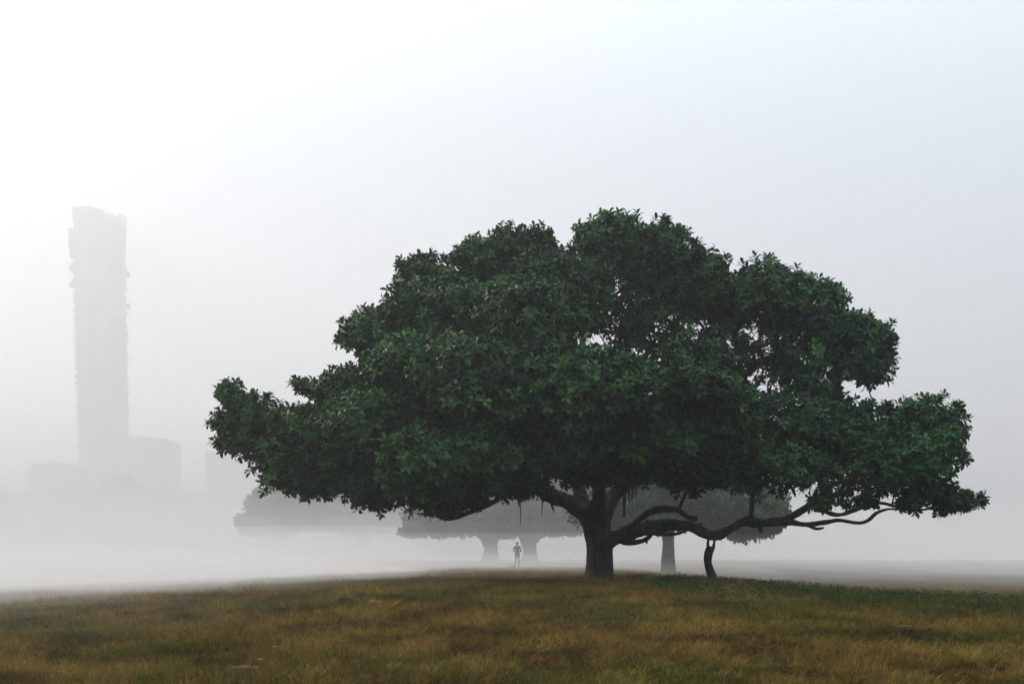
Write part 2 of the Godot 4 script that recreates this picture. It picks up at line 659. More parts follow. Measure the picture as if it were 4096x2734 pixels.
# clumps: centre, radii; gives leaf sprays on many small sub-clumps over the surface of each, and twigs
func crown(clumps: Array, leaf: float, per_m2: float, spread: float, fill: float, parent: Node, origin: Vector3, mat: Material, tint: float, twig_v = null, twig_i = null) -> Array:
	var xf := [[], [], [], []]
	var cols := [PackedColorArray(), PackedColorArray(), PackedColorArray(), PackedColorArray()]
	var fronts := []
	for ci in clumps.size():
		var c: Vector3 = clumps[ci][0]
		var r: Vector3 = clumps[ci][1]
		var own := rng.randf_range(0.78, 1.22)
		var thin: float = clumps[ci][2] if clumps[ci].size() > 2 else 1.0
		var area := 4.0 * PI * pow((pow(r.x * r.y, 1.6) + pow(r.x * r.z, 1.6) + pow(r.y * r.z, 1.6)) / 3.0, 1.0 / 1.6)
		var sr := clampf(minf(r.x, minf(r.y, r.z)) * 0.5, 0.16, spread)
		var n := maxi(4, int(area / (sr * sr * 2.6) * thin))
		for i in n:
			# spread evenly over the sphere
			var yy := 1.0 - 2.0 * (i + 0.5) / n
			var aa := i * 2.399963 + ci
			var u := Vector3(sqrt(1 - yy * yy) * cos(aa), yy, sqrt(1 - yy * yy) * sin(aa))
			u = (u + any_dir() * 0.25).normalized()
			var sc: Vector3 = c + u * r * rng.randf_range(0.72, 0.98) - u * sr * 0.6
			var buried := false
			for cj in clumps.size():
				if cj != ci:
					var e: Vector3 = (sc - clumps[cj][0]) / clumps[cj][1]
					if e.length_squared() < 0.45:
						buried = true
						break
			if buried and rng.randf() > fill:
				continue
			var rr := sr * rng.randf_range(0.75, 1.25)
			if twig_v != null:
				tube(twig_v, twig_i, [c - origin, (c + sc) * 0.5 + any_dir() * 0.15 - origin, sc - origin], [0.03, 0.02, 0.012], 4, 3, 0.0, 0.0)
			var bright := own * rng.randf_range(0.8, 1.2)
			var m := maxi(5, int(4.0 * PI * rr * rr * per_m2 * (0.45 if buried else 1.0) * thin))
			for k in m:
				var w := (any_dir() + u * 0.55 + Vector3.UP * 0.35).normalized()
				var pos := sc + w * rr * Vector3(1.1, 0.85, 1.1) * (pow(rng.randf(), 0.3) if rng.randf() > 0.09 else rng.randf_range(1.0, 1.45))
				var g := (w + Vector3.UP * 0.45 + any_dir() * 0.55).normalized()
				var which := rng.randi() % 4
				var t := Transform3D(facing(g, rng.randf() * TAU, leaf * rng.randf_range(0.75, 1.2)), pos - origin)
				xf[which].append(t)
				var lc := leaf_colour() * (bright * tint)
				cols[which].append(lc)
				if not buried and w.z > 0.3 and w.y > -0.2:
					fronts.append([pos.z + rng.randf() * 1.5, pos, g, lc])
		if twig_v == null:
			continue
		# sprigs that reach out of the clump on twigs of their own
		for i in 9:
			var u := any_dir()
			u.z *= 0.6
			u = u.normalized()
			if u.y < -0.55: continue
			var tip: Vector3 = c + u * r * rng.randf_range(1.0, 1.12) + u * rng.randf_range(0.05, 0.17)
			var inside := false
			for cj in clumps.size():
				if cj != ci and ((tip - clumps[cj][0]) / clumps[cj][1]).length_squared() < 1.0:
					inside = true
					break
			if inside: continue
			tube(twig_v, twig_i, [c + u * r * 0.7 - origin, c + u * r * 0.9 + any_dir() * 0.06 - origin, tip - origin], [0.016, 0.012, 0.008], 4, 3, 0.0, 0.0)
			var lc := leaf_colour() * own
			for k in rng.randi_range(3, 7):
				var which := rng.randi() % 4
				var g := (u + Vector3.UP * 0.5 + any_dir() * 0.6).normalized()
				xf[which].append(Transform3D(facing(g, rng.randf() * TAU, leaf * rng.randf_range(0.7, 1.1)), tip - u * rng.randf() * 0.22 + any_dir() * 0.08 - origin))
				cols[which].append(lc)
	for k in 4:
		if xf[k].size():
			multi("crown", rosettes[k], xf[k], cols[k], mat, parent)
	return fronts


func sketch(rows: Array) -> Array:
	var out := []
	for r in rows:
		var d: float = r[4]
		var c := P(r[0] * K, r[1] * K, d)
		var rx: float = 0.945 * r[2] * K * d / F
		var ry: float = 0.945 * r[3] * K * d / F
		var rz := clampf((rx + ry) * 0.55, 0.3, 2.2)
		out.append([c, Vector3(rx, ry, rz), r[5] if r.size() > 5 else 1.0])
	return out


func main_tree() -> void:
	var base := P(2394, 2330, 30.0)
	base.y = height(base.x, base.z)
	var t := thing("spreading_tree", "huge dark green wide-crowned tree with thick trunk, dominating the field", "tree", base)
	var pts := []
	# trunk
	var tv := [[2394, 2362, 30, 90], [2394, 2332, 30, 68], [2395, 2305, 30, 58], [2396, 2270, 30, 54], [2398, 2200, 30, 51], [2396, 2140, 30, 52], [2388, 2085, 30, 54], [2384, 2040, 30.05, 44]]
	limb("trunk", tv, t, base, 28, 0.10, pts, 0.16, 12)
	var rows := [
		[[2392, 2130, 30, 46], [2345, 2062, 29.9, 37], [2290, 2016, 29.7, 32], [2215, 1986, 29.4, 29], [2130, 1945, 29, 26], [2000, 1900, 28.5, 21], [1800, 1850, 28, 15], [1600, 1810, 27.6, 9], [1350, 1790, 27.6, 6]],
		[[2380, 2100, 30.1, 44], [2335, 2010, 30.4, 31], [2300, 1920, 30.8, 27], [2250, 1750, 31, 21], [2190, 1500, 31.5, 15], [2100, 1200, 31.6, 9]],
		[[2396, 2100, 30, 44], [2432, 2018, 30.2, 33], [2482, 1945, 30.5, 28], [2560, 1840, 31, 24], [2650, 1600, 31.5, 19], [2700, 1300, 31.6, 10]],
		[[2390, 2080, 29.9, 40], [2395, 1960, 29, 28], [2350, 1750, 27.6, 22], [2250, 1500, 27, 15], [2130, 1330, 27, 8]],
		[[2470, 1960, 30.5, 26], [2640, 1880, 30.6, 19], [2850, 1825, 30.5, 15], [3100, 1790, 30.2, 12], [3300, 1785, 30, 10], [3600, 1757, 29.8, 7], [3760, 1745, 29.8, 4]],
		[[2560, 1840, 31, 20], [2800, 1650, 31, 17], [3050, 1450, 31, 13], [3300, 1350, 31, 8]],
		[[2130, 1945, 29, 20], [1900, 1700, 29, 16], [1650, 1450, 29.5, 10], [1500, 1350, 29.6, 6]],
		[[2420, 2160, 30, 44], [2470, 2150, 29.9, 33], [2532, 2130, 29.8, 27], [2600, 2108, 29.7, 26], [2659, 2098, 29.6, 24], [2712, 2100, 29.5, 23], [2757, 2103, 29.4, 22], [2800, 2122, 29.3, 22], [2836, 2138, 29.2, 22], [2880, 2137, 29.2, 21], [2925, 2113, 29.2, 20], [2986, 2082, 29.2, 19], [3043, 2092, 29.2, 19], [3100, 2087, 29.2, 17], [3147, 2085, 29.2, 16], [3221, 2097, 29.2, 11], [3302, 2088, 29.2, 9], [3359, 2080, 29.2, 8], [3434, 2091, 29.2, 7], [3474, 2080, 29.2, 7], [3508, 2051, 29.2, 6], [3560, 2035, 29.2, 4], [3640, 2040, 29.2, 3]],
		[[3120, 2085, 29.2, 15], [3160, 2070, 29.2, 15], [3221, 2034, 29.1, 13], [3265, 2008, 29, 12], [3310, 1985, 28.8, 9], [3400, 1960, 28.6, 7], [3520, 1930, 28.5, 5]],
		[[3255, 2012, 29, 9], [3302, 2045, 29, 9], [3359, 2058, 29, 9], [3416, 2040, 29, 8], [3520, 2011, 29, 6], [3640, 2040, 29, 5], [3732, 2034, 29, 4], [3830, 2042, 29, 3], [3904, 2037, 29, 2]],
		[[2440, 2150, 29.9, 22], [2480, 2130, 29.7, 17], [2532, 2098, 29.5, 14], [2570, 2067, 29.3, 13], [2602, 2046, 29.2, 15], [2659, 2034, 29.2, 13], [2712, 2040, 29.2, 12], [2735, 2056, 29.2, 11], [2752, 2069, 29.2, 10], [2790, 2074, 29.2, 9]],
		[[2612, 2128, 29.6, 11], [2640, 2137, 29.5, 7], [2705, 2135, 29.5, 6], [2748, 2121, 29.5, 5]],
		[[2080, 1930, 28.8, 14], [2000, 1992, 28.6, 11], [1900, 2040, 28.4, 9], [1800, 2073, 28.3, 8], [1745, 2063, 28.3, 7], [1668, 2053, 28.3, 4]],
		[[1700, 1840, 27.8, 10], [1500, 1930, 27.8, 8], [1357, 1968, 27.8, 7], [1280, 1972, 27.8, 6], [1198, 1976, 27.8, 4]],
		[[3036, 2090, 29.2, 11], [3041, 2108, 29.2, 10], [3044, 2130, 29.2, 8]],
		[[3225, 2097, 29.2, 8], [3245, 2105, 29.2, 7], [3267, 2114, 29.2, 6], [3296, 2110, 29.2, 3]],
		[[2470, 2150, 29.8, 18], [2520, 2168, 29.8, 14], [2570, 2162, 29.8, 12], [2592, 2150, 29.8, 9], [2610, 2132, 29.8, 5]],
		[[2575, 2150, 29.8, 8], [2586, 2163, 29.8, 6], [2587, 2175, 29.8, 3]],
		[[2740, 2106, 29.4, 7], [2780, 2098, 29.4, 4], [2812, 2092, 29.4, 3]],
	]
	for r in rows:
		limb("limb", r, t, base, 14, 0.5, pts, 0.16, 10)
	# hanging aerial roots
	for r in [
		[[2066, 1940, 28.8, 5], [2070, 1985, 28.8, 4.5], [2078, 2026, 28.8, 2.5]],
		[[2090, 1960, 28.9, 3], [2082, 2010, 28.9, 2], [2083, 2062, 28.9, 1.6], [2080, 2106, 28.9, 1]],
		[[2167, 1990, 29.2, 2.4], [2169, 2030, 29.2, 1.8], [2165, 2064, 29.2, 1.2]],
		[[2200, 1990, 29.4, 6], [2208, 2022, 29.4, 5], [2219, 2050, 29.4, 2]],
		[[2500, 1930, 30, 8], [2498, 2000, 30, 7], [2496, 2070, 30, 4]],
		[[2516, 1930, 30, 5], [2517, 1985, 30, 4], [2519, 2016, 30, 2]],
		[[2534, 1930, 30, 6], [2530, 1975, 30, 5], [2528, 2002, 30, 2]],
		[[2543, 1930, 29.8, 4], [2545, 1960, 29.8, 4], [2539, 1990, 29.8, 2]],
		[[2476, 1950, 30, 4], [2474, 1980, 30, 3], [2471, 2000, 30, 2]],
		[[1376, 1990, 27.8, 1.6], [1378, 2025, 27.8, 1.2]],
		[[1720, 2060, 28.3, 1.4], [1722, 2092, 28.3, 1.0]],
	]:
		limb("hanging_root", r, t, base, 6, 0.1, null, 0.0, 5)

	var cl := sketch([
		[1395, 562, 78, 60, 30.5], [1495, 595, 100, 82, 30.5], [1190, 585, 88, 58, 30.5], [1095, 610, 58, 55, 30.2], [975, 645, 62, 55, 29.8],
		[1590, 655, 88, 82, 30.2], [1752, 685, 104, 76, 30.2], [1868, 715, 76, 70, 30.2], [1975, 792, 72, 68, 29.8], [1995, 845, 60, 44, 29.8, 0.8],
		[955, 725, 68, 85, 29.2], [855, 772, 70, 62, 29.2], [1060, 725, 120, 85, 28.6], [1250, 690, 130, 110, 29.6], [1400, 690, 130, 100, 30.6, 0.66],
		[1545, 770, 130, 110, 31.0, 0.6], [1715, 800, 130, 110, 31.0, 0.6], [1860, 840, 105, 90, 30.6, 0.62], [1215, 745, 118, 95, 26.6], [970, 850, 140, 92, 27.0],
		[1100, 900, 150, 125, 25.8], [1300, 905, 150, 120, 26.0], [1435, 895, 95, 90, 25.4], [1600, 885, 95, 92, 26.4], [1480, 1000, 140, 80, 26.6],
		[1650, 955, 105, 88, 27.4], [1840, 965, 130, 85, 29.8, 0.75], [1995, 990, 110, 72, 29.6, 0.75], [2125, 1000, 82, 86, 29.2], [2080, 1065, 130, 72, 29.0, 0.75],
		[2205, 1152, 42, 20, 29.0, 0.7], [2135, 1130, 60, 28, 29.0, 0.5], [1950, 1105, 130, 62, 29.2, 0.5], [1750, 1075, 130, 66, 29.0, 0.75], [1600, 1080, 100, 50, 28.4],
		[600, 972, 70, 56, 27.8, 0.8], [528, 978, 36, 26, 27.8, 0.8], [524, 905, 15, 14, 27.8], [545, 925, 22, 14, 27.8, 0.7], [545, 1020, 42, 20, 27.8, 0.7],
		[712, 893, 36, 13, 28.2, 0.6], [808, 905, 95, 56, 28.2], [650, 1062, 88, 68, 27.6, 0.85], [752, 1010, 105, 92, 27.2], [708, 1100, 68, 44, 27.6],
		[870, 990, 130, 100, 26.6], [865, 1110, 105, 66, 27.4], [1000, 1050, 140, 92, 26.0], [1030, 1140, 92, 44, 27.6, 0.8], [1130, 1050, 120, 85, 26.2],
		[1300, 1010, 140, 76, 26.6], [1185, 1112, 78, 34, 28.0, 0.8], [1440, 1070, 90, 55, 27.4], [1330, 1075, 80, 40, 28.0, 0.8],
		# thin sprays along the low limb
		[1880, 1156, 14, 7, 29.1, 0.5], [1985, 1152, 16, 7, 29.1, 0.5], [2092, 1158, 16, 7, 29.0, 0.5], [2165, 1164, 18, 7, 29.0, 0.5],
		# the far side of the crown
		[1150, 800, 190, 130, 33.0, 0.5], [1400, 820, 210, 150, 34.0, 0.12], [1650, 860, 190, 140, 33.8, 0.12], [1150, 1000, 180, 100, 33.0, 0.7], [1400, 1010, 190, 60, 33.5, 0.6], [1700, 1010, 190, 70, 33.5, 0.5], [1880, 1040, 120, 60, 32.5], [900, 960, 140, 100, 31.5],
	])
	# boughs from the limbs out to every clump
	for c in cl:
		var best: Array = pts[0]
		var bd := 1e9
		for p in pts:
			var q: float = (p[0] + base - c[0]).length() + 0.4 * maxf(0.0, p[0].y + base.y - c[0].y)
			if q < bd:
				bd = q
				best = p
		var a: Vector3 = best[0]
		var e: Vector3 = c[0] - base
		var r0 := clampf(best[1] * 0.55, 0.02, 0.085)
		var v := PackedVector3Array()
		var idx := PackedInt32Array()
		tube(v, idx, [a, a.lerp(e, 0.35) + any_dir() * 0.18 + Vector3(0, 0.12, 0), a.lerp(e, 0.7) + any_dir() * 0.2 + Vector3(0, 0.1, 0), e], [r0, r0 * 0.75, r0 * 0.55, 0.03], 8, 5, 0.12, e.x)
		put("branch", mesh_of(v, idx), M.bark, t)
	var wv := PackedVector3Array()
	var wi := PackedInt32Array()
	var fronts := crown(cl, 0.175, 12.5, 0.62, 0.16, t, base, M.leaf, 1.0, wv, wi)
	put("twigs", mesh_of(wv, wi), M.bark, t, "stuff")
	fronts.sort_custom(func(a, b): return a[0] > b[0])
	var tones := []
	for k in 6:
		var m := M.leaf.duplicate() as StandardMaterial3D
		m.vertex_color_use_as_albedo = false
		m.albedo_color = leaf_colour().linear_to_srgb()
		tones.append(m)
	for k in 300:
		var f: Array = fronts[k * 3]
		var o := put("leaf", leaf_single, tones[k % 6], t)
		var dir: Vector3 = (f[2] * 0.5 + any_dir() * 0.8 + Vector3(0, -0.1, 0.6)).normalized()
		var sd := Vector3.UP.cross(dir).normalized()
		o.transform = Transform3D(Basis(sd, dir.cross(sd), dir).scaled_local(Vector3.ONE * rng.randf_range(0.19, 0.25)), f[1] - base + f[2] * 0.08)


func background_trees() -> void:
	# label, trunk foot px, depth, trunk radius px, fork py, clumps in photograph pixels [x, y, rx, ry, depth offset]
	var list := [
		["hazy grey tree with stout bare trunk, behind the long low limb", 2672, 56.0, 29.0, 2070.0, [[2560, 2010, 210, 90, 0], [2780, 2000, 220, 100, 0], [2960, 2010, 180, 85, -1], [2700, 1900, 330, 130, 1], [2430, 2050, 140, 70, 1], [2900, 2070, 130, 50, 0], [3010, 2075, 90, 40, 0]]],
		["misty tree with forked trunk just right of the standing person", 2117, 94.0, 32.0, 2150.0, [[2120, 2040, 200, 95, 0], [2270, 2050, 120, 85, -2], [2180, 1950, 260, 120, 2], [2030, 2070, 110, 65, -3]]],
		["misty tree with forked trunk just left of the standing person", 1962, 98.0, 31.0, 2150.0, [[1930, 2050, 170, 88, 0], [1790, 2070, 130, 65, -3], [1860, 1960, 230, 110, 2], [1700, 2080, 90, 55, 0]]],
		["faintest pale tree showing under the left end of the big crown", 1455, 145.0, 26.0, 2130.0, [[1430, 2040, 190, 95, 0], [1230, 2050, 160, 75, -3], [1050, 2090, 110, 50, 0], [1100, 2020, 120, 70, 3], [1330, 1970, 260, 90, 3], [1580, 2050, 140, 80, 0]]],
	]
	for b in list:
		var d: float = b[2]
		var foot := P(b[1], 2240, d)
		foot.y = height(foot.x, foot.z)
		var t := thing("misty_tree", b[0], "tree", foot, "trees standing in the mist")
		var fy := 2225.0 - (foot.y - EYE.y) * F / d
		var rp: float = b[3]
		var fork: float = b[4]
		var pts := []
		limb("trunk", [[b[1], fy + 12, d, rp * 1.35], [b[1], fy - 14, d, rp * 1.12], [b[1] + 2, (fy + fork) * 0.5, d, rp * 0.86], [b[1] - 2, fork + 22, d, rp * 1.0], [b[1], fork - 15, d, rp * 1.45]], t, foot, 18, 0.12, null, 0.12, 8)
		var cl := []
		for c in b[5]:
			var dd: float = d + c[4]
			var cc := P(c[0], c[1], dd)
			var rx: float = c[2] * dd / F
			var ry: float = c[3] * dd / F
			cl.append([cc, Vector3(rx, ry, clampf(rx, 1.0, 3.5)), 1.0])
			limb("limb", [[b[1], fork + 10, d, rp * 0.75], [lerpf(b[1], c[0], 0.3), lerpf(fork, c[1], 0.35) - 10, d, rp * 0.5], [lerpf(b[1], c[0], 0.65), lerpf(fork, c[1], 0.7) - 10, d, rp * 0.3], [c[0], c[1], dd, rp * 0.12]], t, foot, 8, 0.1, null, 0.0, 5)
		for c in b[5]:
			for k in 4:
				var q := P(c[0] + rng.randf_range(-0.8, 0.8) * c[2], c[1] + c[3] * rng.randf_range(0.6, 0.92), d + c[4] + rng.randf_range(-1.5, 1.5))
				var w := rng.randf_range(0.35, 0.9)
				cl.append([q, Vector3(w * 1.4, w * 0.6, w), 0.7])
		crown(cl, 0.3, 5.0, 0.8, 0.4, t, foot, M.leaf, 0.9)


func prop_post() -> void:
	var base := P(2866, 2350, 29.2)
	base.y = height(base.x, base.z)
	var t := thing("prop_post", "crooked forked wooden post propping up the long low limb", "post", base)
	limb("post", [[2872, 2362, 29.2, 21], [2861, 2334, 29.2, 19], [2846, 2296, 29.2, 18], [2833, 2252, 29.2, 17], [2834, 2214, 29.2, 18], [2842, 2192, 29.2, 17], [2844, 2184, 29.2, 12]], t, base, 16, 0.22, null, 0.1, 8)
	limb("prong", [[2834, 2196, 29.2, 8], [2832, 2174, 29.2, 5.5], [2836, 2148, 29.2, 4.5]], t, base, 8, 0.15)
	limb("prong", [[2853, 2194, 29.2, 8], [2857, 2172, 29.2, 5.5], [2860, 2146, 29.2, 4.5]], t, base, 8, 0.15)


# ------------------------------------------------------------------ grass
func tuft(n: int, tall: float, lean: float, width: float, seed_: int) -> ArrayMesh:
	var r := RandomNumberGenerator.new()
	r.seed = seed_
	var v := PackedVector3Array()
	var idx := PackedInt32Array()
	var col := PackedColorArray()
	for i in n:
		var a := r.randf() * TAU
		var out := Vector3(cos(a), 0, sin(a))
		var side := Vector3(-sin(a), 0, cos(a)).rotated(Vector3.UP, r.randf_range(-0.8, 0.8))
		var foot := out * r.randf_range(0.0, 0.07) + Vector3(0, -0.02, 0)
		var ln := tall * r.randf_range(0.45, 1.1)
		var bend := lean * r.randf_range(0.3, 1.3)
		var w := width * r.randf_range(0.7, 1.3)
		var sh := r.randf_range(0.65, 1.35)
		var s := v.size()
		for k in 4:
			var f := k / 3.0
			var p := foot + Vector3.UP * ln * (f - 0.35 * bend * f * f) + out * ln * bend * f * f * 0.8
			var hw := w * (1.0 - f * 0.9)
			v.append(p - side * hw)
			v.append(p + side * hw)
			col.append(Color(sh, sh, sh))
			col.append(Color(sh, sh, sh))
		for k in 3:
			var b := s + k * 2
			idx.append_array(PackedInt32Array([b, b + 2, b + 1, b + 1, b + 2, b + 3]))
	return mesh_of(v, idx, col)


func grass() -> void:
	var dry := [tuft(13, 0.16, 1.35, 0.0042, 1), tuft(11, 0.22, 1.1, 0.0042, 2), tuft(15, 0.11, 1.6, 0.005, 3)]
	var green := [tuft(16, 0.09, 0.9, 0.006, 4), tuft(13, 0.13, 0.7, 0.005, 5)]
	var stalk := tuft(4, 0.40, 0.8, 0.0035, 6)
	var xf := [[], [], [], [], [], []]
	var cols := []
	for k in 6:
		cols.append(PackedColorArray())
	var clumpy := FastNoiseLite.new()
	clumpy.seed = 33
	clumpy.frequency = 0.55
	clumpy.fractal_octaves = 3
	var n := 230000
	for i in n:
		var d := lerpf(7.5, 62.0, pow(rng.randf(), 1.35))
		var half := d * 0.5 + 3.0
		var x := rng.randf_range(-half, half)
		var z := -d
		var tint := patch.get_noise_2d(x, z * 1.4) * 1.7 + 0.35
		var right := smoothstep(3.0, 9.0, x) * smoothstep(18.0, 23.0, d) * (1.0 - smoothstep(33.0, 38.0, d))
		tint = tint * 0.75 + right * 0.6
		var cn := clumpy.get_noise_2d(x, z)
		var at := Vector3(x, height(x, z), z)
		var k := 0
		var c: Color
		if rng.randf() < clampf(tint * 0.85 + 0.02, 0.08, 0.85):
			k = 3 + rng.randi() % 2
			c = Color(0.072, 0.077, 0.014).lerp(Color(0.034, 0.055, 0.011), rng.randf())
		else:
			k = rng.randi() % 3
			c = Color(0.158, 0.103, 0.025).lerp(Color(0.088, 0.056, 0.013), rng.randf())
			if rng.randf() < 0.1:
				c = Color(0.15, 0.105, 0.036)
			elif cn < -0.1 and rng.randf() < 0.6:
				c = Color(0.042, 0.025, 0.009)
			if rng.randf() < 0.012 and d > 11.0:
				k = 5
				c = Color(0.16, 0.12, 0.05)
		var sc := rng.randf_range(0.65, 1.25) * (0.86 + cn * 0.6)
		var broad := patch.get_noise_2d(x * 2.6 + 90.0, z * 3.4)
		c = c * clampf(1.0 + broad * 0.6 + cn * 0.45, 0.5, 1.5)
		xf[k].append(Transform3D(facing(Vector3(rng.randf_range(-0.9, 0.9), 1, rng.randf_range(-0.9, 0.9)), rng.randf() * TAU, maxf(sc, 0.35)), at))
		cols[k].append(c)
	for spot in [P(2394, 2330, 30.0), P(2866, 2350, 29.2)]:
		for i in 420:
			var a := rng.randf() * TAU
			var rr := rng.randf_range(0.25, 1.3)
			var x: float = spot.x + cos(a) * rr
			var z: float = spot.z + sin(a) * rr
			var k := rng.randi() % 2
			xf[k].append(Transform3D(facing(Vector3(rng.randf_range(-0.3, 0.3), 1, rng.randf_range(-0.3, 0.3)), rng.randf() * TAU, rng.randf_range(0.8, 1.6)), Vector3(x, height(x, z), z)))
			cols[k].append(Color(0.10, 0.062, 0.018) * rng.randf_range(0.5, 1.2))
	for k in 3:
		var o := multi("dry_grass", dry[k], xf[k], cols[k], M.blade, self)
		tag(o, "brown dry grass covering the field", "", "", "stuff")
	for k in 2:
		var o := multi("green_grass", green[k], xf[3 + k], cols[3 + k], M.blade, self)
		tag(o, "short green grass growing in patches in the field", "", "", "stuff")
	var o2 := multi("grass_stalks", stalk, xf[5], cols[5], M.blade, self)
	tag(o2, "thin straw coloured stalks standing above the grass", "", "", "stuff")
	# low leafy weeds on the right of the mound
	var wx := []
	var wc := PackedColorArray()
	for i in 4200:
		var d := rng.randf_range(21.0, 33.0)
		var x := rng.randf_range(3.0, d * 0.45)
		if patch.get_noise_2d(x * 2.0, -d * 2.0) < -0.12: continue
		wx.append(Transform3D(facing(Vector3(rng.randf_range(-0.3, 0.3), 1, rng.randf_range(-0.3, 0.3)), rng.randf() * TAU, rng.randf_range(0.028, 0.055)), Vector3(x, height(x, -d) + rng.randf_range(0.05, 0.17), -d)))
		wc.append(Color(0.030, 0.055, 0.013) * rng.randf_range(0.8, 1.4))
	var o3 := multi("low_weeds", rosettes[1], wx, wc, M.blade, self)
	tag(o3, "low dark green leafy weeds on the mound right of the post", "", "", "stuff")


# ------------------------------------------------------------------ a standing person
var bones := []

func field(p: Vector3) -> float:
	var out := 1e3
	for b in bones:
		var ab: Vector3 = b[1] - b[0]
		var t := clampf((p - b[0]).dot(ab) / maxf(ab.length_squared(), 1e-9), 0.0, 1.0)
		var q: Vector3 = p - (b[0] + ab * t)
		if b.size() > 4: q = q * b[4]
		var dd: float = q.length() - lerpf(b[2], b[3], t)
		var k := 0.02
		var h := maxf(k - absf(out - dd), 0.0) / k
		out = minf(out, dd) - h * h * k * 0.25
	return out


func nets(lo: Vector3, hi: Vector3, cell: float, v: PackedVector3Array, idx: PackedInt32Array) -> void:
	var n := Vector3i(((hi - lo) / cell).ceil()) + Vector3i.ONE
	var f := PackedFloat32Array()
	f.resize(n.x * n.y * n.z)
	for k in n.z:
		for j in n.y:
			for i in n.x:
				f[i + n.x * (j + n.y * k)] = field(lo + Vector3(i, j, k) * cell)
	var at := {}
	var corner := [Vector3i(0, 0, 0), Vector3i(1, 0, 0), Vector3i(0, 1, 0), Vector3i(1, 1, 0), Vector3i(0, 0, 1), Vector3i(1, 0, 1), Vector3i(0, 1, 1), Vector3i(1, 1, 1)]
	var edges := [[0, 1], [2, 3], [4, 5], [6, 7], [0, 2], [1, 3], [4, 6], [5, 7], [0, 4], [1, 5], [2, 6], [3, 7]]
	for k in n.z - 1:
		for j in n.y - 1:
			for i in n.x - 1:
				var val := []
				var neg := 0
				for c in corner:
					var x := f[(i + c.x) + n.x * ((j + c.y) + n.y * (k + c.z))]
					val.append(x)
					neg += int(x < 0.0)
				if neg == 0 or neg == 8: continue
				var sum := Vector3.ZERO
				var cnt := 0
				for e in edges:
					var a: float = val[e[0]]
					var b: float = val[e[1]]
					if (a < 0.0) != (b < 0.0):
						sum += Vector3(corner[e[0]]).lerp(Vector3(corner[e[1]]), a / (a - b))
						cnt += 1
				at[Vector3i(i, j, k)] = v.size()
				v.append(lo + (Vector3(i, j, k) + sum / cnt) * cell)
	var axes := [Vector3i(1, 0, 0), Vector3i(0, 1, 0), Vector3i(0, 0, 1)]
	for c in at:
		for a in 3:
			var e: Vector3i = c + axes[a]
			if e[a] >= n[a]: continue
			var f0 := f[c.x + n.x * (c.y + n.y * c.z)]
			var f1 := f[e.x + n.x * (e.y + n.y * e.z)]
			if (f0 < 0.0) == (f1 < 0.0): continue
			var u: Vector3i = axes[(a + 1) % 3]
			var w: Vector3i = axes[(a + 2) % 3]
			if not (at.has(c - u) and at.has(c - w) and at.has(c - u - w)): continue
			var q := [at[c], at[c - u], at[c - u - w], at[c - w]]
			if f0 < 0.0:
				idx.append_array(PackedInt32Array([q[0], q[2], q[1], q[0], q[3], q[2]]))
			else:
				idx.append_array(PackedInt32Array([q[0], q[1], q[2], q[0], q[2], q[3]]))


